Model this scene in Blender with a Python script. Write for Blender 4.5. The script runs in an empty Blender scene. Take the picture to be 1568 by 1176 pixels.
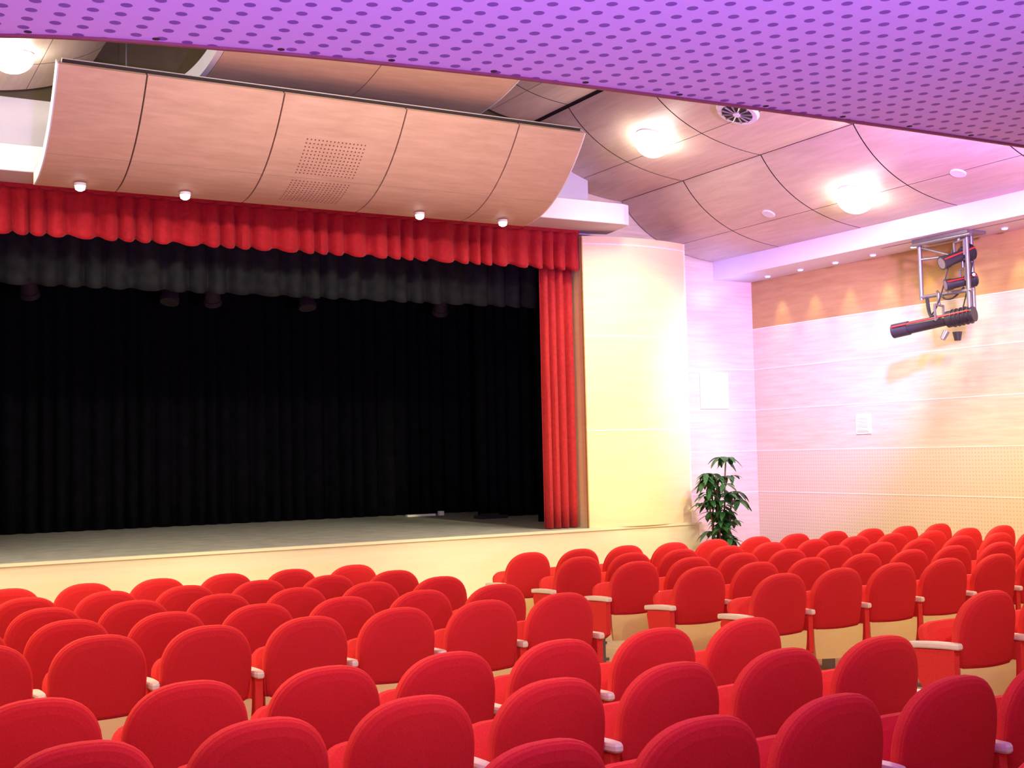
import bpy, math, random
from mathutils import Vector, Matrix
random.seed(4)
D = bpy.data
scene = bpy.context.scene
try:
    scene.view_settings.view_transform = 'Standard'
    scene.view_settings.look = 'None'
except Exception as e:
    print(e)

# ------------------------------------------------------------------ materials
def newmat(name):
    m = D.materials.new(name); m.use_nodes = True
    nt = m.node_tree
    b = nt.nodes['Principled BSDF']
    return m, nt, b

def plain(name, col, rough=0.6, metal=0.0, noise=0.06, nscale=30, bump=0.0, sheen=0.0, spec=0.5, emit=None, estr=0):
    m, nt, b = newmat(name)
    tc = nt.nodes.new('ShaderNodeTexCoord')
    n = nt.nodes.new('ShaderNodeTexNoise'); n.inputs['Scale'].default_value = nscale
    n.inputs['Detail'].default_value = 4
    nt.links.new(tc.outputs['Object'], n.inputs['Vector'])
    r = nt.nodes.new('ShaderNodeValToRGB')
    r.color_ramp.elements[0].position = 0.3; r.color_ramp.elements[1].position = 0.7
    r.color_ramp.elements[0].color = tuple(max(0, c*(1-noise)) for c in col)+(1,)
    r.color_ramp.elements[1].color = tuple(min(1, c*(1+noise)) for c in col)+(1,)
    nt.links.new(n.outputs['Fac'], r.inputs['Fac'])
    nt.links.new(r.outputs['Color'], b.inputs['Base Color'])
    b.inputs['Roughness'].default_value = rough
    b.inputs['Metallic'].default_value = metal
    b.inputs['Specular IOR Level'].default_value = spec
    if sheen: b.inputs['Sheen Weight'].default_value = sheen
    if bump:
        bp = nt.nodes.new('ShaderNodeBump'); bp.inputs['Strength'].default_value = bump
        bp.inputs['Distance'].default_value = 0.01
        nt.links.new(n.outputs['Fac'], bp.inputs['Height'])
        nt.links.new(bp.outputs['Normal'], b.inputs['Normal'])
    if emit:
        b.inputs['Emission Color'].default_value = emit+(1,)
        b.inputs['Emission Strength'].default_value = estr
    return m

def wood(name, c1, c2, scale=(1, 1, 12), rough=0.45, nscale=2.0):
    m, nt, b = newmat(name)
    tc = nt.nodes.new('ShaderNodeTexCoord')
    mp = nt.nodes.new('ShaderNodeMapping'); mp.inputs['Scale'].default_value = scale
    nt.links.new(tc.outputs['Object'], mp.inputs['Vector'])
    n = nt.nodes.new('ShaderNodeTexNoise'); n.inputs['Scale'].default_value = nscale
    n.inputs['Detail'].default_value = 8; n.inputs['Roughness'].default_value = 0.65
    n.inputs['Distortion'].default_value = 0.3
    nt.links.new(mp.outputs['Vector'], n.inputs['Vector'])
    r = nt.nodes.new('ShaderNodeValToRGB')
    r.color_ramp.elements[0].position = 0.3; r.color_ramp.elements[1].position = 0.7
    r.color_ramp.elements[0].color = c1+(1,); r.color_ramp.elements[1].color = c2+(1,)
    nt.links.new(n.outputs['Fac'], r.inputs['Fac'])
    nt.links.new(r.outputs['Color'], b.inputs['Base Color'])
    b.inputs['Roughness'].default_value = rough
    return m

def perforated(name, base, hole, pitch, rad, rough=0.5, ax=('X', 'Y')):
    m, nt, b = newmat(name)
    tc = nt.nodes.new('ShaderNodeTexCoord')
    sp = nt.nodes.new('ShaderNodeSeparateXYZ')
    nt.links.new(tc.outputs['Object'], sp.inputs[0])
    def M(op, a, bb=None):
        x = nt.nodes.new('ShaderNodeMath'); x.operation = op
        for i, v in enumerate((a, bb)):
            if v is None: continue
            if isinstance(v, (int, float)): x.inputs[i].default_value = v
            else: nt.links.new(v, x.inputs[i])
        return x.outputs[0]
    sq = []
    for a in ax:
        v = M('MULTIPLY', sp.outputs[a], 1.0/pitch)
        v = M('FRACT', v); v = M('SUBTRACT', v, 0.5); v = M('MULTIPLY', v, v)
        sq.append(v)
    s = M('ADD', sq[0], sq[1])
    f = M('LESS_THAN', s, (rad/pitch)**2)
    mx = nt.nodes.new('ShaderNodeMixRGB')
    mx.inputs[1].default_value = base+(1,); mx.inputs[2].default_value = hole+(1,)
    nt.links.new(f, mx.inputs[0])
    nt.links.new(mx.outputs[0], b.inputs['Base Color'])
    b.inputs['Roughness'].default_value = rough
    return m

M_red = plain('seat_fabric', (0.82, 0.050, 0.036), 0.9, noise=0.10, nscale=180, bump=0.12, sheen=0.0, spec=0.15)
M_redsh = plain('seat_shell_fabric', (0.68, 0.026, 0.027), 0.9, noise=0.10, nscale=180, bump=0.1, sheen=0.0, spec=0.15)
M_beech = wood('beech_ply', (0.98, 0.76, 0.24), (1.0, 0.84, 0.34), (1, 1, 8), 0.4, 6)
M_arm = plain('armrest_beech', (0.96, 0.84, 0.60), 0.35, noise=0.03)
M_metal = plain('grey_metal', (0.30, 0.28, 0.28), 0.4, 0.7)
M_wall = wood('wall_maple', (0.64, 0.54, 0.34), (0.80, 0.70, 0.48), (1, 1, 14), 0.5, 1.6)
M_wallp = perforated('wall_maple_perforated', (0.74, 0.64, 0.42), (0.62, 0.50, 0.31), 0.045, 0.010, 0.5, ('Y', 'Z'))
M_col = wood('column_maple', (0.82, 0.70, 0.36), (0.90, 0.78, 0.44), (1, 1, 10), 0.45, 1.6)
M_orange = wood('wall_cherry', (0.42, 0.26, 0.08), (0.54, 0.34, 0.12), (1, 1, 10), 0.5, 1.6)
M_line = plain('pale_joint', (0.97, 0.92, 0.78), 0.5, noise=0.02)
M_joint = plain('wall_joint', (0.93, 0.86, 0.70), 0.5, noise=0.02)
M_canopy = wood('canopy_pearwood', (0.54, 0.36, 0.25), (0.67, 0.47, 0.34), (2, 12, 12), 0.5, 1.2)
M_ceil = wood('ceiling_pearwood', (0.50, 0.37, 0.28), (0.64, 0.48, 0.38), (12, 1.5, 12), 0.45, 1.2)
M_white = plain('white_plaster', (0.74, 0.71, 0.74), 0.7, noise=0.02, nscale=6)
M_ledge = plain('ledge_plaster', (0.60, 0.55, 0.57), 0.7, noise=0.02, nscale=6)
M_dark = plain('dark_gap', (0.035, 0.025, 0.02), 0.8)
M_darkc = plain('dark_ceiling_void', (0.08, 0.055, 0.03), 0.9, nscale=2)
M_black = plain('black_wool', (0.006, 0.006, 0.008), 0.95, noise=0.3, nscale=5, spec=0.06)
M_black2 = plain('black_teaser', (0.013, 0.016, 0.016), 0.8, noise=0.3, nscale=9, spec=0.15)
M_velvet = plain('red_velvet', (0.36, 0.007, 0.014), 0.7, noise=0.15, nscale=25, sheen=0.1, spec=0.2)
M_velvetside = plain('red_velvet_side', (0.45, 0.022, 0.024), 0.7, noise=0.15, nscale=25, sheen=0.1, spec=0.2)
M_stagefl = plain('stage_floor', (0.42, 0.42, 0.35), 0.85, noise=0.15, nscale=4)
M_fascia = wood('stage_fascia', (0.92, 0.86, 0.52), (0.96, 0.92, 0.60), (1, 1, 10), 0.5, 1.5)
M_balc = perforated('balcony_perforated', (0.68, 0.53, 0.86), (0.22, 0.11, 0.40), 0.105, 0.023, 0.6)
M_trim = plain('trim_brown', (0.22, 0.06, 0.06), 0.5)
M_floor = wood('floor_parquet', (0.40, 0.25, 0.12), (0.55, 0.37, 0.2), (6, 1, 1), 0.35, 2.5)
M_lamp = plain('lamp_glass_and_glare', (1, 1, 1), 0.3, noise=0, emit=(1.0, 0.97, 0.90), estr=30)
M_lampsm = plain('downlight_glass', (1, 1, 1), 0.3, noise=0, emit=(1.0, 0.88, 0.85), estr=4)
M_leaf = plain('leaf_green', (0.03, 0.13, 0.03), 0.4, noise=0.5, nscale=6)
M_stem = plain('stem_brown', (0.16, 0.10, 0.05), 0.8)
M_pot = plain('terracotta_pot', (0.35, 0.15, 0.08), 0.7)
M_soil = plain('soil', (0.04, 0.025, 0.015), 0.95)
M_lant = plain('lantern_black', (0.03, 0.028, 0.028), 0.45, noise=0.1)
M_redst = plain('lantern_red', (0.7, 0.03, 0.02), 0.4)
M_vent = plain('vent_white', (0.94, 0.91, 0.86), 0.5, noise=0.02)
M_panel = plain('panel_lilac_white', (0.84, 0.79, 0.74), 0.5, noise=0.02)

# ------------------------------------------------------------------ mesh builder
class MB:
    def __init__(s): s.v = []; s.f = []; s.m = []; s.mats = []
    def mi(s, mat):
        if mat not in s.mats: s.mats.append(mat)
        return s.mats.index(mat)
    def add(s, vs, fs, mat):
        o = len(s.v); s.v += [tuple(v) for v in vs]; k = s.mi(mat)
        for f in fs: s.f.append([i+o for i in f]); s.m.append(k)
    def box(s, lo, hi, mat):
        x0, y0, z0 = lo; x1, y1, z1 = hi
        v = [(x0,y0,z0),(x1,y0,z0),(x1,y1,z0),(x0,y1,z0),(x0,y0,z1),(x1,y0,z1),(x1,y1,z1),(x0,y1,z1)]
        s.add(v, [(0,3,2,1),(4,5,6,7),(0,1,5,4),(1,2,6,5),(2,3,7,6),(3,0,4,7)], mat)
    def cyl(s, p0, p1, r0, r1=None, mat=None, n=16, caps=True):
        r1 = r0 if r1 is None else r1
        p0 = Vector(p0); p1 = Vector(p1); a = (p1-p0).normalized()
        t = Vector((0,0,1)) if abs(a.z) < 0.9 else Vector((1,0,0))
        u = a.cross(t).normalized(); w = a.cross(u)
        v = []
        for p, r in ((p0, r0), (p1, r1)):
            for i in range(n):
                an = 2*math.pi*i/n
                v.append(p+u*math.cos(an)*r+w*math.sin(an)*r)
        f = [(i, (i+1) % n, n+(i+1) % n, n+i) for i in range(n)]
        if caps: f += [tuple(range(n))[::-1], tuple(range(n, 2*n))]
        s.add(v, f, mat)
    def tube(s, pts, r, mat, n=8):
        for a, b in zip(pts[:-1], pts[1:]): s.cyl(a, b, r, r, mat, n)
    def grid(s, P, mat):
        nu = len(P); nv = len(P[0]); v = [p for row in P for p in row]
        f = [(i*nv+j, (i+1)*nv+j, (i+1)*nv+j+1, i*nv+j+1) for i in range(nu-1) for j in range(nv-1)]
        s.add(v, f, mat)
    def prism(s, outline, z0, z1, mat):
        n = len(outline)
        v = [(x, y, z0) for x, y in outline]+[(x, y, z1) for x, y in outline]
        f = [(i, (i+1) % n, n+(i+1) % n, n+i) for i in range(n)]+[tuple(range(n))[::-1], tuple(range(n, 2*n))]
        s.add(v, f, mat)
    def mesh(s, name, smooth=False, recalc=True):
        me = D.meshes.new(name); me.from_pydata(s.v, [], s.f)
        for m in s.mats: me.materials.append(m)
        me.polygons.foreach_set('material_index', s.m)
        me.update()
        if recalc:
            import bmesh
            bm = bmesh.new(); bm.from_mesh(me); bmesh.ops.recalc_face_normals(bm, faces=bm.faces); bm.to_mesh(me); bm.free()
        if smooth:
            me.polygons.foreach_set('use_smooth', [True]*len(me.polygons))
            try: me.set_sharp_from_angle(angle=math.radians(40))
            except Exception: pass
        return me
    def obj(s, name, smooth=False, parent=None, bevel=0):
        o = D.objects.new(name, s.mesh(name, smooth)); scene.collection.objects.link(o)
        if parent: o.parent = parent
        if bevel:
            b = o.modifiers.new('bevel', 'BEVEL'); b.width = bevel; b.segments = 2; b.limit_method = 'ANGLE'
        return o

EYE = 1.72
def floor_z(y): return 0.02-0.018*y

XW = 11.85; XL = -2.85; YB = 13.6; YP = 13.0; STG = 0.736

# ------------------------------------------------------------------ floor / walls
b = MB()
y0, y1 = -3.5, YB+0.1
b.add([(XL-0.1,y0,floor_z(y0)),(XW+0.1,y0,floor_z(y0)),(XW+0.1,y1,floor_z(y1)),(XL-0.1,y1,floor_z(y1)),
       (XL-0.1,y0,-0.4),(XW+0.1,y0,-0.4),(XW+0.1,y1,-0.4),(XL-0.1,y1,-0.4)],
      [(0,1,2,3),(7,6,5,4),(0,4,5,1),(1,5,6,2),(2,6,7,3),(3,7,4,0)], M_floor)
b.obj('floor')

joints = [1.075, 1.668, 2.26, 2.853, 3.446]
def side_wall(name, x, sgn):
    b = MB()
    xa, xb = sorted((x, x+sgn*0.15))
    b.box((xa, -3.5, -0.4), (xb, YB+0.15, 1.07), M_wallp)
    b.box((xa, -3.5, 1.07), (xb, YB+0.15, 1.664), M_wallp)
    b.box((xa, -3.5, 1.664), (xb, YB+0.15, 3.44), M_wall)
    b.box((xa, -3.5, 3.44), (xb, YB+0.15, 4.60), M_orange)
    xi = x-sgn*0.003
    for z in joints:
        lo, hi = sorted((xi, x+sgn*0.02))
        b.box((lo, -3.5, z-0.006), (hi, YB, z+0.006), M_joint)
    b.obj(name)
side_wall('wall_right', XW, 1)
side_wall('wall_left', XL, -1)

def alcove(name, xa, xb, xc, xd):
    b = MB()
    b.box((xa, YB, -0.4), (xb, YB+0.15, 5.4), M_wall)
    for z in joints[:-1]:
        b.box((xa, YB-0.003, z-0.006), (xb, YB+0.02, z+0.006), M_joint)
    b.obj(name)
    b = MB(); b.box((xc, YB, 4.4), (xd, YB+0.15, 5.9), M_wall); b.obj(name+'_upper')
alcove('wall_front_right', 10.26, XW, 8.80, 10.255)
alcove('wall_front_left', XL, -1.26, -1.255, 0.2)

def column(name, xa, xb):
    b = MB(); n = 20; P = []
    out = []
    for i in range(n+1):
        t = i/n; x = xa+(xb-xa)*t
        out.append((x, YP-0.14*math.sin(math.pi*t)**0.9+0.0))
    out += [(xb, YB-0.004), (xa, YB-0.004)]
    b.prism(out, STG+0.001, 4.50, M_col)
    for z in (1.98, 3.20, 4.40):
        ring = [(x, y-0.004) for x, y in out[:n+1]]+[(xb-0.02, YP+0.1), (xa+0.02, YP+0.1)]
        b.prism(ring, z-0.008, z+0.008, M_line)
    b.box((xa-0.012, YP-0.012, STG+0.001), (xa+0.002, YP+0.02, 4.5), M_orange)
    b.box((xb-0.006, YP-0.012, STG+0.001), (xb+0.006, YP+0.02, 4.5), M_line)
    return b.obj(name, smooth=True)
column('column_right', 8.50, 10.15)
column('column_left', -1.15, 0.50)

b = MB()
b.box((XL, YP+0.2, 4.56), (8.75, YP+0.35, 5.5), M_ledge)
b.box((XL, YP+0.2, 5.5), (8.75, YP+0.35, 6.94), M_darkc)
b.obj('wall_front_header')
b = MB()
out = [(0.2, 12.62), (0.2, 12.52), (8.80, 12.46), (8.90, 12.50), (9.0, 13.15), (8.75, 13.19), (0.2, 13.19)]
b.prism(out, 4.575, 4.84, M_ledge)
b.obj('trim_bulkhead', bevel=0.01)

# ------------------------------------------------------------------ stage
b = MB()
b.box((-1.15, 12.93, -0.22), (10.22, YB-0.002, STG-0.03), M_fascia)
b.box((-1.15, 12.90, STG-0.03), (10.24, 12.97, STG), M_fascia)
b.box((-1.15, 12.97, STG-0.03), (10.22, YB-0.002, STG), M_stagefl)
b.box((-1.15, YB, -0.2), (10.2, 19.35, STG), M_stagefl)
b.obj('stage')
b = MB()
b.box((-1.4, 19.4, STG), (10.6, 19.55, 5.5), M_black)
b.box((-1.4, YB+0.16, STG), (-1.25, 19.4, 5.5), M_black)
b.box((10.26, YB+0.16, STG), (10.4, 19.4, 5.5), M_black)
b.obj('wall_stage')
b = MB(); b.box((-1.4, YP+0.36, 5.4), (8.7, 19.6, 5.5), M_black); b.box((8.7, YB+0.16, 5.4), (10.6, 19.6, 5.5), M_black); b.obj('ceiling_stage')

# ------------------------------------------------------------------ curtains
def curtain(name, xa, xb, y, z0, z1, pitch, amp, mat, scallop=0.0, nz=10, jit=0.25, band=0):
    b = MB(); L = (xb-xa); n = int(L/pitch*10); ph = 0; P = []
    phases = []
    rnd = random.Random(len(name)*7)
    for i in range(n+1):
        phases.append(ph); ph += 2*math.pi/10*(1+jit*math.sin(i*0.13)+jit*rnd.uniform(-.6, .6))
    for i in range(n+1):
        t = i/n; row = []
        for j in range(nz+1):
            s = j/nz
            z = z1+(z0-z1)*s
            a = amp*(0.45+0.55*min(1, s*1.6+0.1))
            w = math.sin(phases[i]+0.25*math.sin(s*2.2))
            w = math.copysign(abs(w)**0.75, w)
            if scallop: z -= scallop*(0.5-0.5*w)*s
            px = xa+L*t+0.25*a*math.cos(phases[i])
            row.append((px, y+a*w, z))
        P.append(row)
    b.grid(P, mat)
    if band:
        b.box((xa, y-amp*0.6, z1-0.015), (xb, y+amp*0.6, z1+0.03), mat)
    o = b.obj(name, smooth=True)
    m = o.modifiers.new('solid', 'SOLIDIFY'); m.thickness = 0.006
    return o
curtain('red_curtain_valance', 0.52, 8.49, 13.06, 4.09, 4.55, 0.215, 0.048, M_velvet, scallop=0.055, band=1, jit=0.35)
curtain('red_side_curtain', 7.97, 8.47, 13.22, STG+0.01, 4.52, 0.125, 0.05, M_velvetside, nz=14, jit=0.12)
curtain('red_side_curtain', 0.53, 1.03, 13.22, STG+0.01, 4.52, 0.125, 0.05, M_velvetside, nz=14, jit=0.12)
curtain('black_teaser_curtain', -0.6, 9.6, 13.75, 3.66, 4.55, 0.28, 0.05, M_black2, scallop=0.04)
curtain('black_backdrop_curtain', -1.0, 10.1, 18.2, STG+0.01, 5.3, 0.24, 0.07, M_black, nz=6)
for yy in (14.6, 16.4):
    curtain('black_wing_curtain', 8.7, 10.15, yy, STG+0.01, 5.3, 0.2, 0.05, M_black, nz=6)
    curtain('black_wing_curtain', -1.15, 0.3, yy, STG+0.01, 5.3, 0.2, 0.05, M_black, nz=6)
b = MB(); b.box((8.05, 17.55, STG), (8.55, 17.63, STG+0.035), M_vent)  # white boxes stand in for a lit gap in the stage floor
b.box((8.62, 17.55, STG), (8.7, 17.63, STG+0.07), M_vent); b.obj('lit_floor_gap', bevel=0.005)
b = MB(); b.box((8.55, 16.0, STG), (9.0, 16.25, STG+0.05), M_lant); b.cyl((8.6,16.1,STG+0.05),(8.9,16.1,STG+0.05),0.03,0.03,M_lant); b.obj('stage_cable_box')

def par_can(b, c, d, L=0.32, r=0.1, mat=M_lant):
    c = Vector(c); d = Vector(d).normalized()
    b.cyl(c-d*L/2, c+d*L*0.3, r*0.75, r, mat, 20)
    b.cyl(c+d*L*0.3, c+d*L/2, r*1.1, r*1.1, mat, 20)
    s = d.cross(Vector((0,0,1))).normalized()
    top = c+Vector((0,0,r*2.0))
    b.tube([c+s*r*1.05, c+s*r*1.15+Vector((0,0,r*1.2)), top, c-s*r*1.15+Vector((0,0,r*1.2)), c-s*r*1.05], 0.01, mat)
    return top
M_par = plain('par_can_paint', (0.02, 0.016, 0.022), 0.7, noise=0.1, spec=0.2)
b = MB()
b.cyl((0.3, 14.5, 4.06), (9.4, 14.5, 4.06), 0.025, 0.025, M_black)
for i, x in enumerate((2.0, 3.6, 4.1, 5.3, 7.2)):
    t = par_can(b, (x, 14.5, 3.74), (0.1*(i-3), -0.3, -0.9) if i % 2 else (0.2, 0.6, -0.8), 0.3, 0.1, M_par)
    b.cyl(t, (x, 14.5, 4.06), 0.015, 0.015, M_par)
b.obj('stage_lighting_bar', smooth=True)

# ------------------------------------------------------------------ curved panel systems
def bez(p0, p1, p2, t):
    return tuple((1-t)**2*a+2*t*(1-t)*bb+t*t*c for a, bb, c in zip(p0, p1, p2))
def shell(b, prof, t0, t1, a0, a1, axis, thick, mat, edge, n=14):
    lo = []; hi = []
    for i in range(n+1):
        t = t0+(t1-t0)*i/n
        h, z = prof(t); h2, z2 = prof(t+0.001); dh, dz = h2-h, z2-z
        l = math.hypot(dh, dz); nx, nz = -dz/l, dh/l
        if nz < 0: nx, nz = -nx, -nz
        lo.append((h, z)); hi.append((h+nx*thick, z+nz*thick))
    def P(a, hz): return (hz[0], a, hz[1]) if axis == 'Y' else (a, hz[0], hz[1])
    b.grid([[P(a, p) for p in lo] for a in (a0, a1)], mat)
    b.grid([[P(a, p) for p in hi] for a in (a0, a1)], mat)
    b.grid([[P(a0, p) for p in lo], [P(a0, p) for p in hi]], edge)
    b.grid([[P(a1, p) for p in lo], [P(a1, p) for p in hi]], edge)
    b.add([P(a0, lo[0]), P(a1, lo[0]), P(a1, hi[0]), P(a0, hi[0])], [(0,1,2,3)], edge)
    b.add([P(a0, lo[-1]), P(a1, lo[-1]), P(a1, hi[-1]), P(a0, hi[-1])], [(0,1,2,3)], edge)

prof1 = lambda t: bez((11.0, 5.22), (11.58, 4.42), (12.4, 4.43), t)
b = MB()
xs = [1.77, 2.53, 3.83, 5.12, 6.44, 7.27]
for i in range(5):
    a0 = xs[i]+(0.008 if i else 0); a1 = xs[i+1]-(0.008 if i < 4 else 0)
    shell(b, prof1, 0, 0.547, a0, a1, 'X', 0.05, M_canopy, M_canopy)
    shell(b, prof1, 0.551, 1, a0, a1, 'X', 0.05, M_canopy, M_canopy)
prof1b = lambda t: (lambda q: (q[0]+0.035, q[1]+0.06))(prof1(t))
shell(b, prof1b, 0, 1, 1.80, 7.24, 'X', 0.03, M_dark, M_white)
for a0, a1 in ((1.755, 1.769), (7.271, 7.285)):
    shell(b, prof1, 0, 1, a0, a1, 'X', 0.12, M_white, M_white)
for i in range(16):
    for j in range(24):
        if j in (11, 12): continue
        t = 0.24+0.60*j/23
        h, z = prof1(t); h2, z2 = prof1(t+0.001); l = math.hypot(h2-h, z2-z)
        nrm = Vector((0, (z2-z)/l, -(h2-h)/l))
        c = Vector((4.16+0.62*i/15, h, z))
        b.cyl(c-nrm*0.002, c+nrm*0.0015, 0.0085, 0.0085, M_trim, 6)
for x in (2.6, 4.5, 6.4):
    b.cyl((x, 12.2, 4.57), (x, 12.2, 6.9), 0.008, 0.008, M_metal, 6)
b.obj('acoustic_canopy', smooth=True)
prof2 = lambda t: bez((10.35, 5.66), (11.1, 5.36), (12.1, 5.46), t)
b = MB()
xs = [3.2, 4.72, 6.22]
for i in range(2):
    shell(b, prof2, 0, 1, xs[i]+0.006, xs[i+1]-0.006, 'X', 0.05, M_canopy, M_canopy)
for a0, a1 in ((3.14, 3.20), (6.221, 6.235)):
    shell(b, prof2, 0, 1, a0, a1, 'X', 0.16, M_white, M_white)
for x in (3.6, 5.8):
    for y in (10.7, 11.8): b.cyl((x, y, 5.6), (x, y, 6.9), 0.008, 0.008, M_metal, 6)
b.obj('acoustic_canopy', smooth=True)

for x in (2.15, 3.17, 5.80, 6.87):
    b = MB(); h, z = prof1(0.86)
    b.cyl((x, h, z-0.008), (x, h, z-0.035), 0.055, 0.055, M_white, 20)
    b.cyl((x, h, z-0.035), (x, h, z-0.07), 0.052, 0.045, M_lampsm, 20)
    b.cyl((x, h, z-0.07), (x, h, z-0.085), 0.045, 0.02, M_lampsm, 20)
    b.obj('canopy_downlight', smooth=True)

BANDS = ((9.555, 1.585, 4.40, 0.75), (7.84, 1.695, 5.15, 0.74), (6.7, 1.12, 5.93, 0.45))
BANDSL = ((9.555, 1.585, 4.40, 0.75), (7.84, 1.695, 5.15, 0.55), (6.62, 1.20, 5.50, 0.34))
def band(x0, w, zl, h, mirror):
    def f(t):
        x, z = bez((0, h), (0.28*w, 0.12*h), (w, 0), t)
        X = x0+x
        if mirror: X = 9.0-X
        return (X, zl+z)
    return f
ysm = [13.58, 12.2, 10.72, 9.25, 7.78, 6.31, 4.84, 3.37]
b = MB()
for mir in (False, True):
    for x0, w, zl, h in (BANDSL if mir else BANDS):
        f = band(x0, w, zl, h, mir)
        for k in range(len(ysm)-1):
            ya, yb = ysm[k+1]+0.008, ysm[k]-0.008
            if x0 < 9 and k == 0: yb = 13.1
            if x0 == 7.84 and k == 0 and not mir: yb = 13.58
            shell(b, f, 0, 0.60, ya, yb, 'Y', 0.03, M_ceil, M_dark)
            shell(b, f, 0.604, 1, ya, yb, 'Y', 0.03, M_ceil, M_dark)
        g = lambda t: (f(t)[0], f(t)[1]+0.05)
        shell(b, g, 0, 1, 3.4, 13.1 if x0 < 7 else 13.58, 'Y', 0.02, M_dark, M_dark)
b.box((XL, 3.2, 6.95), (XW, 14.0, 7.1), M_darkc)
b.box((XW-0.02, 3.2, 4.6), (XW+0.12, 13.7, 7.0), M_darkc)
b.box((XL-0.12, 3.2, 4.6), (XL+0.02, 13.7, 7.0), M_darkc)
b.obj('ceiling', smooth=True)

for nm, xa, xb in (('trim_soffit_right', 11.14, XW-0.002), ('trim_soffit_left', XL+0.002, -2.14)):
    b = MB(); b.box((xa, 3.3, 4.14), (xb, YB-0.002, 4.42), M_white)
    xi = xb-0.5 if xa > 5 else xa+0.5
    b.box((xi-0.01, 3.4, 4.135), (xi+0.01, YB-3.0, 4.1405), M_metal)
    b.obj(nm)

lights = []
def bz(x, mirror=False):
    for x0, w, zl, h in (BANDSL if mirror else BANDS):
        if x0 <= x <= x0+w:
            best = min((abs(bez((0,h),(0.28*w,0.12*h),(w,0),i/200)[0]-(x-x0)), i) for i in range(201))[1]
            p = bez((0,h),(0.28*w,0.12*h),(w,0),best/200); q = bez((0,h),(0.28*w,0.12*h),(w,0),min(1, best/200+.01)+1e-4)
            sl = (q[1]-p[1])/(q[0]-p[0])
            return zl+p[1], Vector((sl, 0, -1)).normalized()
    return 5.2, Vector((0, 0, -1))
def dome(b, c, n, r, depth, mat):
    t = Vector((0, 1, 0)); u = n.cross(t).normalized(); w = n.cross(u)
    rows = []
    for j in range(9):
        a = math.pi/2*j/8
        rr = r*math.cos(a)+0.0005; hh = depth*math.sin(a)
        rows.append([c+n*hh+u*rr*math.cos(2*math.pi*i/32)+w*rr*math.sin(2*math.pi*i/32) for i in range(33)])
    b.grid(rows, mat)
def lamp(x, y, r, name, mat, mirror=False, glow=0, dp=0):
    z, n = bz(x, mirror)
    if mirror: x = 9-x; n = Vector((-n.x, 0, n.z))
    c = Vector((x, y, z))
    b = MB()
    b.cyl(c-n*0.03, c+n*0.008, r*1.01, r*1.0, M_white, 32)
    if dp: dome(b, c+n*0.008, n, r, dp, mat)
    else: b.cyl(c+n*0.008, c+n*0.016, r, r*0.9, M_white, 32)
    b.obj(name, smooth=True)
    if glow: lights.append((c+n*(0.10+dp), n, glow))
for mir in (False, True):
    for (x, y) in ((8.5, 11.4), (8.5, 8.46), (8.5, 5.5)): lamp(x, y, 0.22, 'ceiling_floodlight', M_lamp, mir, 180, 0.20)  # domes wider than the fittings: lamp glare is built into their size
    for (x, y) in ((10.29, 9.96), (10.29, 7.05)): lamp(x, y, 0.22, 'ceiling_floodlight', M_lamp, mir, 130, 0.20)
    for (x, y) in ((10.2, 11.34), (10.36, 8.58)): lamp(x, y, 0.085, 'recessed_downlight', M_white, mir)
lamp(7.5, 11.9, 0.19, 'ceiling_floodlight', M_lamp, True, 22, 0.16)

z, n = bz(8.57); c = Vector((8.57, 9.96, z))
b = MB()
b.cyl(c-n*0.005, c+n*0.03, 0.24, 0.22, M_white, 40)
b.cyl(c+n*0.03, c+n*0.034, 0.17, 0.17, M_dark, 40)
b.cyl(c+n*0.03, c+n*0.05, 0.05, 0.04, M_white, 24)
u = Vector((0, 1, 0)); w = n.cross(u)
for i in range(12):
    a = math.pi*2*i/12; d = u*math.cos(a)+w*math.sin(a)
    b.cyl(c+n*0.04+d*0.04, c+n*0.04+d*0.17, 0.008, 0.012, M_metal, 6)
b.obj('round_air_diffuser', smooth=True)

# ------------------------------------------------------------------ balcony underside
edge = [(-2.85, 6.6), (-1.0, 5.85), (0.61, 5.21), (1.57, 4.95), (2.78, 4.78), (4.55, 4.67), (6.16, 4.62), (8.5, 4.6), (11.85, 4.62)]
def crom(pts, k=10):
    out = []
    P = [pts[0]]+pts+[pts[-1]]
    for i in range(1, len(P)-2):
        p0, p1, p2, p3 = P[i-1], P[i], P[i+1], P[i+2]
        for j in range(k):
            t = j/k
            y = 0.5*((2*p1[1])+(-p0[1]+p2[1])*t+(2*p0[1]-5*p1[1]+4*p2[1]-p3[1])*t*t+(-p0[1]+3*p1[1]-3*p2[1]+p3[1])*t**3)
            out.append((p1[0]+(p2[0]-p1[0])*t, y))
    out.append(pts[-1]); return out
E = crom(edge)
ZB = EYE+1.75
b = MB()
b.prism([(XL, -3.4)]+E+[(XW, -3.4)], ZB, ZB+0.45, M_balc)
b.obj('ceiling_balcony')
b = MB()
b.prism([(x, y+0.001) for x, y in E]+[(x, y+0.02) for x, y in E[::-1]], ZB-0.012, ZB+0.46, M_trim)
b.obj('trim_balcony_edge')
b = MB()
acc = 0
for p, q in zip(E[:-1], E[1:]):
    acc += math.hypot(q[0]-p[0], q[1]-p[1])
    if acc > 0.42:
        acc = 0; b.cyl((q[0], q[1]-0.03, ZB-0.002), (q[0], q[1]-0.03, ZB+0.004), 0.016, 0.016, M_dark, 10)
b.obj('trim_balcony_fixings')

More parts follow.
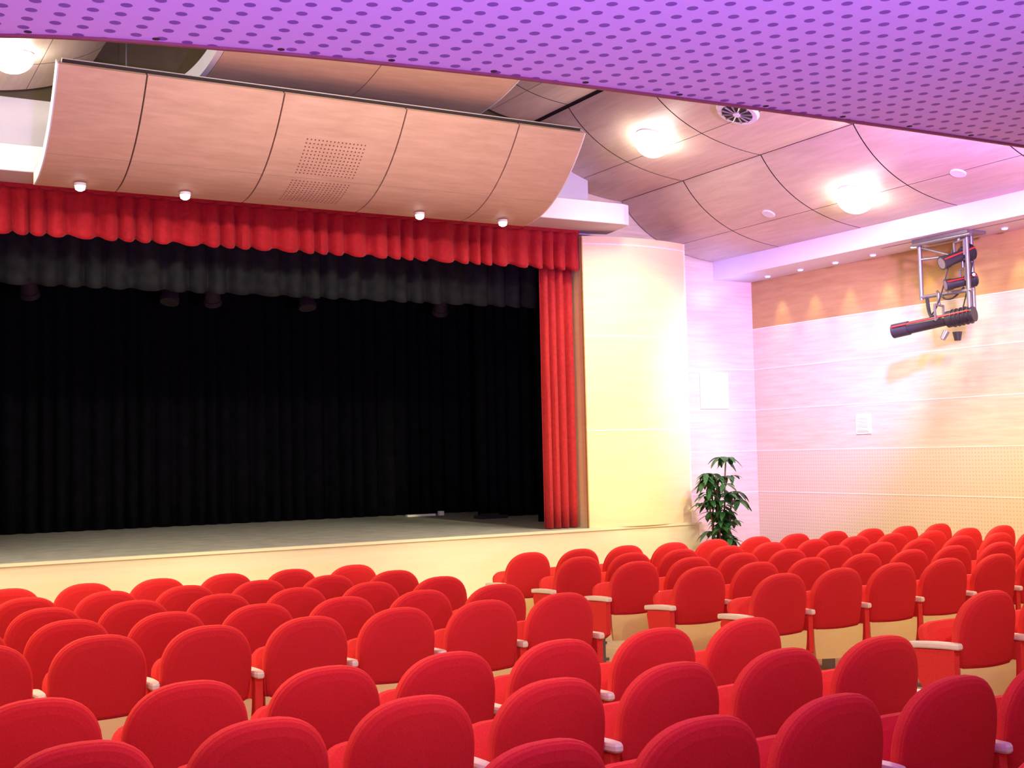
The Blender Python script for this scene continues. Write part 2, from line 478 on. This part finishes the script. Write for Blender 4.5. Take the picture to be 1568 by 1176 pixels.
# ------------------------------------------------------------------ wall fittings
b = MB()
b.box((XW-0.012, 11.36, 1.86), (XW-0.001, 11.62, 2.12), M_vent)
b.box((XW-0.02, 11.39, 1.89), (XW-0.010, 11.59, 2.09), M_arm)
for i in range(9):
    z = 1.905+i*0.0205; b.box((XW-0.026, 11.40, z), (XW-0.018, 11.58, z+0.008), M_vent)
b.obj('wall_vent_grille')
b = MB()
b.box((10.83, YB-0.02, 2.28), (11.34, YB-0.006, 2.80), M_vent)
b.box((10.85, YB-0.026, 2.30), (11.32, YB-0.018, 2.78), M_panel)
b.obj('wall_access_panel', bevel=0.003)

for k in range(13):
    y = 12.96-0.66*k
    b = MB()
    b.cyl((11.60, y, 4.139), (11.60, y, 4.125), 0.045, 0.042, M_white, 20)
    b.cyl((11.60, y, 4.126), (11.60, y, 4.118), 0.032, 0.030, M_lampsm, 20)
    b.obj('soffit_downlight', smooth=True)

# lighting rig
b = MB()
yA, yB_ = 9.30, 9.98; xr = 11.32
def T(pts, r=0.018, m=M_metal): b.tube(pts, r, m, 10)
T([(xr, yB_, 4.14), (xr, yB_, 3.42)], 0.026); T([(xr+0.2, yA+0.1, 4.14), (xr+0.2, yA+0.1, 3.20)], 0.024)
T([(xr, yA, 4.14), (xr, yA, 3.15)], 0.026)
T([(xr-0.05, yB_+0.05, 4.08), (xr-0.05, yA-0.1, 4.08)], 0.024); T([(xr, yB_, 3.45), (xr, yA-0.05, 3.45)], 0.024)
T([(xr, yA, 3.8), (xr, yB_, 4.05)], 0.014); T([(xr, yA-0.08, 3.62), (xr+0.22, yA+0.1, 3.62)], 0.018)
T([(xr+0.2, yA+0.1, 3.9), (xr, yB_, 3.9)], 0.018)
b.box((xr-0.06, yA-0.06, 4.10), (xr+0.26, yB_+0.06, 4.139), M_metal)
def lantern(c, d, L, r):
    c = Vector(c); d = Vector(d).normalized(); s = d.cross(Vector((0,0,1))).normalized(); up = s.cross(d)
    b.cyl(c-d*L*0.5, c-d*L*0.18, r*1.05, r*1.15, M_lant, 20)
    b.cyl(c-d*L*0.18, c+d*L*0.30, r*0.80, r*0.86, M_lant, 20)
    b.cyl(c+d*L*0.30, c+d*L*0.5, r*0.98, r*1.02, M_lant, 20)
    b.cyl(c+d*L*0.5, c+d*L*0.505, r*0.8, r*0.8, M_metal, 20)
    for k in range(5):
        q = c-d*L*(0.46-0.05*k); b.cyl(q, q+d*0.01, r*1.25, r*1.25, M_lant, 20)
    for sg in (-1, 1):
        b.tube([c-d*L*0.48+s*r*1.15*sg+up*r*0.45, c+d*L*0.48+s*r*1.05*sg+up*r*0.45], 0.009, M_redst, 6)
    y = c-d*L*0.08
    b.tube([y+s*r*1.2, y+s*r*1.3+Vector((0,0,r*2.2)), y-s*r*1.3+Vector((0,0,r*2.2)), y-s*r*1.2], 0.014, M_metal, 8)
    b.cyl(y+Vector((0,0,r*2.2)), y+Vector((0,0,r*2.2+0.14)), 0.02, 0.02, M_metal, 10)
    b.cyl(y+s*r*1.1, y+s*r*1.5, 0.035, 0.035, M_lant, 12)
lantern((xr-0.10, 9.74, 3.12), (-0.28, 1, -0.12), 1.0, 0.085)
lantern((xr-0.05, 9.40, 3.84), (-0.9, 0.3, -0.35), 0.42, 0.08)
lantern((xr+0.02, 9.42, 3.56), (-0.9, 0.55, -0.2), 0.36, 0.068)
b.cyl((xr-0.1, 9.4, 2.98), (xr-0.1, 9.4, 2.88), 0.055, 0.035, M_lant)
b.cyl((xr-0.1, 9.55, 3.0), (xr-0.14, 9.58, 2.91), 0.04, 0.03, M_metal)
def hose(p0, p1, sag, r, m):
    p0 = Vector(p0); p1 = Vector(p1); pts = []
    for i in range(11):
        t = i/10; pts.append(p0.lerp(p1, t)+Vector((-0.25*sag*math.sin(math.pi*t), 0, -sag*math.sin(math.pi*t))))
    b.tube(pts, r, m, 6)
hose((xr, 9.5, 3.95), (xr-0.1, 9.75, 3.22), 0.18, 0.009, M_lant)
hose((xr, 9.9, 3.45), (xr-0.1, 9.7, 3.2), 0.10, 0.022, M_lant)
hose((xr+0.1, 9.3, 3.8), (xr, 9.45, 3.15), 0.14, 0.009, M_lant)
hose((xr, 9.75, 3.5), (xr+0.05, 9.4, 3.5), 0.12, 0.012, M_lant)
b.obj('wall_spotlight_rig', smooth=True)

# ------------------------------------------------------------------ seats
def build_chair(both):
    b = MB()
    def outline():
        pts = []
        W = 0.245
        zb, zs, zt = 0.485, 0.70, 0.935
        pts.append((W*0.86, zb)); pts.append((W*0.93, zb+0.015)); pts.append((W*0.97, zb+0.06)); pts.append((W*0.99, 0.6))
        for i in range(21):
            a = math.pi*i/20
            ca = math.cos(a); sa = math.sin(a)
            pts.append((W*math.copysign(abs(ca)**0.80, ca), zs+(zt-zs)*abs(sa)**0.88))
        pts += [(-W*0.99, 0.6), (-W*0.97, zb+0.06), (-W*0.93, zb+0.015), (-W*0.86, zb), (-W*0.4, zb-0.012), (0, zb-0.015), (W*0.4, zb-0.012)]
        return pts
    O = outline(); n = len(O); cz = 0.69
    def yoff(x, z): return 0.55*x*x-(z-0.47)*0.16+0.05
    rings = [(0.02, -0.036), (0.30, -0.035), (0.55, -0.032), (0.78, -0.027), (0.90, -0.019), (0.955, -0.009), (0.963, -0.003), (0.968, 0.0), (0.99, 0.003), (1.0, 0.016), (0.995, 0.034), (0.96, 0.048), (0.80, 0.058), (0.45, 0.064), (0.02, 0.066)]
    def ringv(s, dy): return [(x*s, yoff(x*s, cz+(z-cz)*s)+dy, cz+(z-cz)*s) for x, z in O]
    R = [ringv(s, dy) for s, dy in rings]
    def strip(a, c, mat): b.add(R[a]+R[c], [(i, (i+1) % n, n+(i+1) % n, n+i) for i in range(n)], mat)
    for k in range(len(R)-1):
        strip(k, k+1, M_redsh if k < 6 else M_red)
    b.add(R[0], [tuple(range(n))], M_redsh); b.add(R[-1], [tuple(range(n))[::-1]], M_red)
    P1 = []; P2 = []
    for i in range(13):
        x = -0.24+0.48*i/12
        c1 = []; c2 = []
        for j in range(7):
            s = j/6
            zz = 0.515-0.21*s-0.01*math.cos(x*6)
            xx = x*(1-0.10*s*s)
            yy = 0.55*xx*xx+0.030+0.015*s*s
            c1.append((xx, yy-0.022, zz)); c2.append((xx, yy+0.0, zz))
        P1.append(c1); P2.append(c2)
    b.grid(P1, M_beech); b.grid(P2, M_beech)
    rim1 = [r[-1] for r in P1]; rim2 = [r[-1] for r in P2]; b.grid([rim1, rim2], M_beech)
    b.grid([P1[0], P2[0]], M_beech); b.grid([P1[-1], P2[-1]], M_beech)
    ang = math.radians(62)
    cy, cz0 = 0.12, 0.38
    Sx = []
    for s, h in ((0.02, 0.045), (0.7, 0.045), (0.93, 0.036), (1.0, 0.015), (1.0, -0.02), (0.93, -0.04), (0.7, -0.045), (0.02, -0.045)):
        row = []
        for i in range(28):
            a = 2*math.pi*i/28; ca, sa = math.cos(a), math.sin(a)
            x = 0.235*s*math.copysign(abs(ca)**0.35, ca); l = 0.20+0.20*s*math.copysign(abs(sa)**0.4, sa)
            row.append((x, cy+l*math.cos(ang)-h*math.sin(ang)+0.04, cz0+l*math.sin(ang)+h*math.cos(ang)))
        Sx.append(row)
    for k in range(len(Sx)-1):
        b.add(Sx[k]+Sx[k+1], [(i, (i+1) % 28, 28+(i+1) % 28, 28+i) for i in range(28)], M_red)
    b.add(Sx[0], [tuple(range(28))], M_red); b.add(Sx[-1], [tuple(range(28))], M_red)
    b.cyl((-0.24, 0.14, 0.40), (0.24, 0.14, 0.40), 0.014, 0.014, M_metal, 8)
    for x in ((-0.2775, 0.2775) if both else (-0.2775,)):
        no = 20; lay = []
        for s, dz in ((0.86, 0.0), (1.0, 0.008), (1.0, 0.024), (0.86, 0.034)):
            row = []
            for i in range(no):
                a = 2*math.pi*i/no; ca, sa = math.cos(a), math.sin(a)
                px = x+0.031*s*math.copysign(abs(ca)**0.5, ca)
                py = 0.18+0.185*(1-(1-s)*0.2)*math.copysign(abs(sa)**0.5, sa)
                row.append((px, py, 0.625+dz-0.02*((py-0.0)/0.33)**2))
            lay.append(row)
        for k in range(3):
            b.add(lay[k]+lay[k+1], [(i, (i+1) % no, no+(i+1) % no, no+i) for i in range(no)], M_arm)
        b.add(lay[0], [tuple(range(no))], M_arm); b.add(lay[-1], [tuple(range(no))], M_arm)
        prof = [(0.03, 0.622), (0.31, 0.602), (0.325, 0.57), (0.30, 0.45), (0.24, 0.34), (0.10, 0.32), (0.03, 0.36)]
        m = len(prof)
        v = [(x-0.021, y, z) for y, z in prof]+[(x+0.021, y, z) for y, z in prof]
        b.add(v, [(i, (i+1) % m, m+(i+1) % m, m+i) for i in range(m)]+[tuple(range(m)), tuple(range(m, 2*m))], M_red)
        b.box((x-0.014, 0.10, 0.02), (x+0.014, 0.22, 0.34), M_metal)
        b.box((x-0.022, 0.02, -0.004), (x+0.022, 0.30, 0.02), M_metal)
    return b.mesh('theatre_seat_both' if both else 'theatre_seat_mesh', smooth=True)
me1 = build_chair(False); me2 = build_chair(True)
rowsF = [6.42+0.86*i for i in range(5)]
rowsN = [4.68, 3.82, 2.96, 2.10, 1.24]
S = 0.555
def seat(x, y, me):
    o = D.objects.new('theatre_seat', me); scene.collection.objects.link(o)
    o.location = (x, y, floor_z(y)+0.006)
    o.rotation_euler = (random.uniform(-0.02, 0.02), 0, random.uniform(-0.02, 0.02))
for y in rowsF+rowsN:
    for k in range(12):
        seat(4.0-S*k, y, me2 if k == 0 else me1)
    for k in range(11):
        seat(5.78+S*k, y, me2 if k == 10 else me1)

# ------------------------------------------------------------------ plant
b = MB(); px, py = 10.14, 12.40; fz = floor_z(py)
b.cyl((px, py, fz+0.002), (px, py, fz+0.34), 0.15, 0.20, M_pot, 28)
b.cyl((px, py, fz+0.34), (px, py, fz+0.38), 0.215, 0.215, M_pot, 28)
b.cyl((px, py, fz+0.375), (px, py, fz+0.385), 0.19, 0.19, M_soil, 28)
rp = random.Random(9)
def leaf(base, d, L, W):
    d = d.normalized(); s = d.cross(Vector((0, 0, 1)))
    if s.length < 0.1: s = Vector((1, 0, 0))
    s.normalize(); up = s.cross(d)
    rows = []
    for i in range(8):
        t = i/7; w = W*math.sin(math.pi*min(1, t*0.93+0.04))**0.8*(1-0.25*t)
        c = base+d*L*t+Vector((0, 0, -0.45*L*t*t))
        rows.append([c-s*w+up*w*0.25, c, c+s*w+up*w*0.25])
    b.grid(rows, M_leaf)
for k in range(5):
    a = k*1.257+0.4; p = Vector((px+0.05*math.cos(a), py+0.05*math.sin(a), fz+0.37)); pts = [p.copy()]
    H = rp.uniform(0.85, 1.25) if k else 1.36
    for i in range(7):
        p = p+Vector((0.020*math.cos(a)+rp.uniform(-.01, .01), 0.010*math.sin(a)+rp.uniform(-.01, .01), H/7)); pts.append(p.copy())
    b.tube(pts, 0.011, M_stem, 7)
    for i, q in enumerate(pts[2:]):
        for m in range(2 if i < 5 else 3):
            aa = rp.uniform(0, 6.28); ln = rp.uniform(0.06, 0.15)
            e = q+Vector((math.cos(aa)*ln, math.sin(aa)*ln*0.9, rp.uniform(0.0, 0.08)))
            b.cyl(q, e, 0.004, 0.003, M_leaf, 5)
            for l in range(5):
                la = aa+l*2*math.pi/5
                leaf(e, Vector((math.cos(la), math.sin(la), rp.uniform(-0.4, 0.25))), rp.uniform(0.14, 0.21), 0.040)
b.obj('potted_umbrella_plant', smooth=True)

# ------------------------------------------------------------------ lights
def spot(name, loc, tgt, W, col, ang=120, blend=0.6, r=0.12):
    l = D.lights.new(name, 'SPOT'); l.energy = W; l.color = col; l.spot_size = math.radians(ang); l.spot_blend = blend
    l.shadow_soft_size = r
    o = D.objects.new(name, l); scene.collection.objects.link(o); o.location = loc
    d = Vector(tgt)-Vector(loc); o.rotation_euler = d.to_track_quat('-Z', 'Y').to_euler()
    return o
WARM = (1.0, 0.88, 0.66)
for c, n, g in lights:
    spot('floodlight_beam', c, c+Vector((0, 0, -1)), g, WARM, 155, 0.8, 0.2)
    l = D.lights.new('floodlight_halo_fill', 'POINT'); l.energy = 9; l.color = (1.0, 0.93, 0.80); l.shadow_soft_size = 0.04  # extra point light imitating the halo around each floodlight
    o = D.objects.new('floodlight_halo_fill', l); scene.collection.objects.link(o); o.location = c+n*0.12
for k in range(13):
    y = 12.96-0.66*k
    spot('soffit_beam', (11.65, y, 4.10), (11.83, y, 3.2), 24, (1.0, 0.80, 0.36), 46, 0.9, 0.02)
for x in (2.15, 3.17, 5.80, 6.87):
    h, z = prof1(0.86)
    spot('canopy_beam', (x, h, z-0.10), (x, 12.9, 3.4), 14, WARM, 100, 0.6, 0.04)
for x, W in ((1.6, 330), (4.5, 640), (7.4, 440)):
    spot('canopy_fill', (x, 6.6 if x < 2 else 6.0, 5.4), (4.5+(x-4.5)*0.4, 11.2, 5.05), W, (1.0, 0.84, 0.66), 58, 1.0, 0.2)  # added spots without fixtures, brightening the upper canopy
for x in (1.5, 4.5, 7.5):
    spot('stage_front_fill', (x, 5.4, 4.3), (x+0.5, 13.0, 0.1), 680, (1.0, 0.93, 0.56), 38, 0.8, 0.15)  # added unseen spots that lift the fascia and middle rows
spot('column_fill', (7.6, 6.0, 4.3), (9.3, 13, 2.4), 1350, (1.0, 0.93, 0.52), 29, 0.45, 0.12)  # added unseen source, makes the column glow warm yellow
spot('violet_beam', (9.3, 8.4, 4.1), (11.85, 13.2, 2.3), 2300, (0.44, 0.27, 1.0), 56, 1.0, 0.1)
spot('violet_ceiling_fill', (8.2, 5.4, 3.95), (10.8, 9.0, 5.1), 2400, (0.50, 0.22, 1.0), 95, 1.0, 0.15)  # invented source: violet wash for the right ceiling and soffit
spot('warm_wall_fill', (7.6, 5.4, 4.2), (11.85, 8.8, 1.9), 950, (1.0, 0.90, 0.42), 54, 1.0, 0.15)  # unseen fill added to warm and brighten the right wall
spot('blue_corner_beam', (10.9, 13.2, 3.5), (10.95, 13.5, 5.0), 30, (0.18, 0.28, 1.0), 120, 0.8, 0.05)
spot('violet_balcony_fill', (1.0, 0.0, 1.55), (1.9, 2.3, 3.47), 2100, (0.44, 0.22, 1.0), 100, 0.8, 0.1)  # added source beside the camera, tints the balcony underside violet
for x, W in ((-1.6, 110), (1.6, 150), (4.8, 170), (8.0, 170), (10.6, 70)):
    spot('under_balcony_seat_fill', (x, 2.5, 3.40), (x+0.3, 5.6, 0.3), W, (1.0, 0.86, 0.62), 84, 0.9, 0.08)  # unseen fill lights added for the seat backs, no fixtures modelled
for x, W in ((0.2, 35), (3.6, 50), (7.0, 60)):
    spot('rear_seat_fill', (x, -0.9, 3.38), (x+0.5, 2.8, 0.6), W, (1.0, 0.86, 0.74), 90, 0.8, 0.08)  # weak fill added behind the camera for the nearest rows

w = D.worlds.new('World'); scene.world = w; w.use_nodes = True
bg = w.node_tree.nodes['Background']; bg.inputs['Color'].default_value = (0.85, 0.74, 1.0, 1); bg.inputs['Strength'].default_value = 0.48

# ------------------------------------------------------------------ camera
cam = D.cameras.new('camera'); co = D.objects.new('camera', cam); scene.collection.objects.link(co)
cam.sensor_width = 36; cam.sensor_fit = 'HORIZONTAL'; cam.lens = 36*1850/1568
yaw = math.radians(29.7); p = math.radians(3.25); r = 0.0225
F = Vector((math.sin(yaw)*math.cos(p), math.cos(yaw)*math.cos(p), math.sin(p)))
R0 = Vector((math.cos(yaw), -math.sin(yaw), 0)); U0 = R0.cross(F)
U = U0*math.cos(r)+R0*math.sin(r); R_ = R0*math.cos(r)-U0*math.sin(r)
m = Matrix(((R_.x, U.x, -F.x, 0), (R_.y, U.y, -F.y, 0), (R_.z, U.z, -F.z, EYE), (0, 0, 0, 1)))
co.matrix_world = m
scene.camera = co
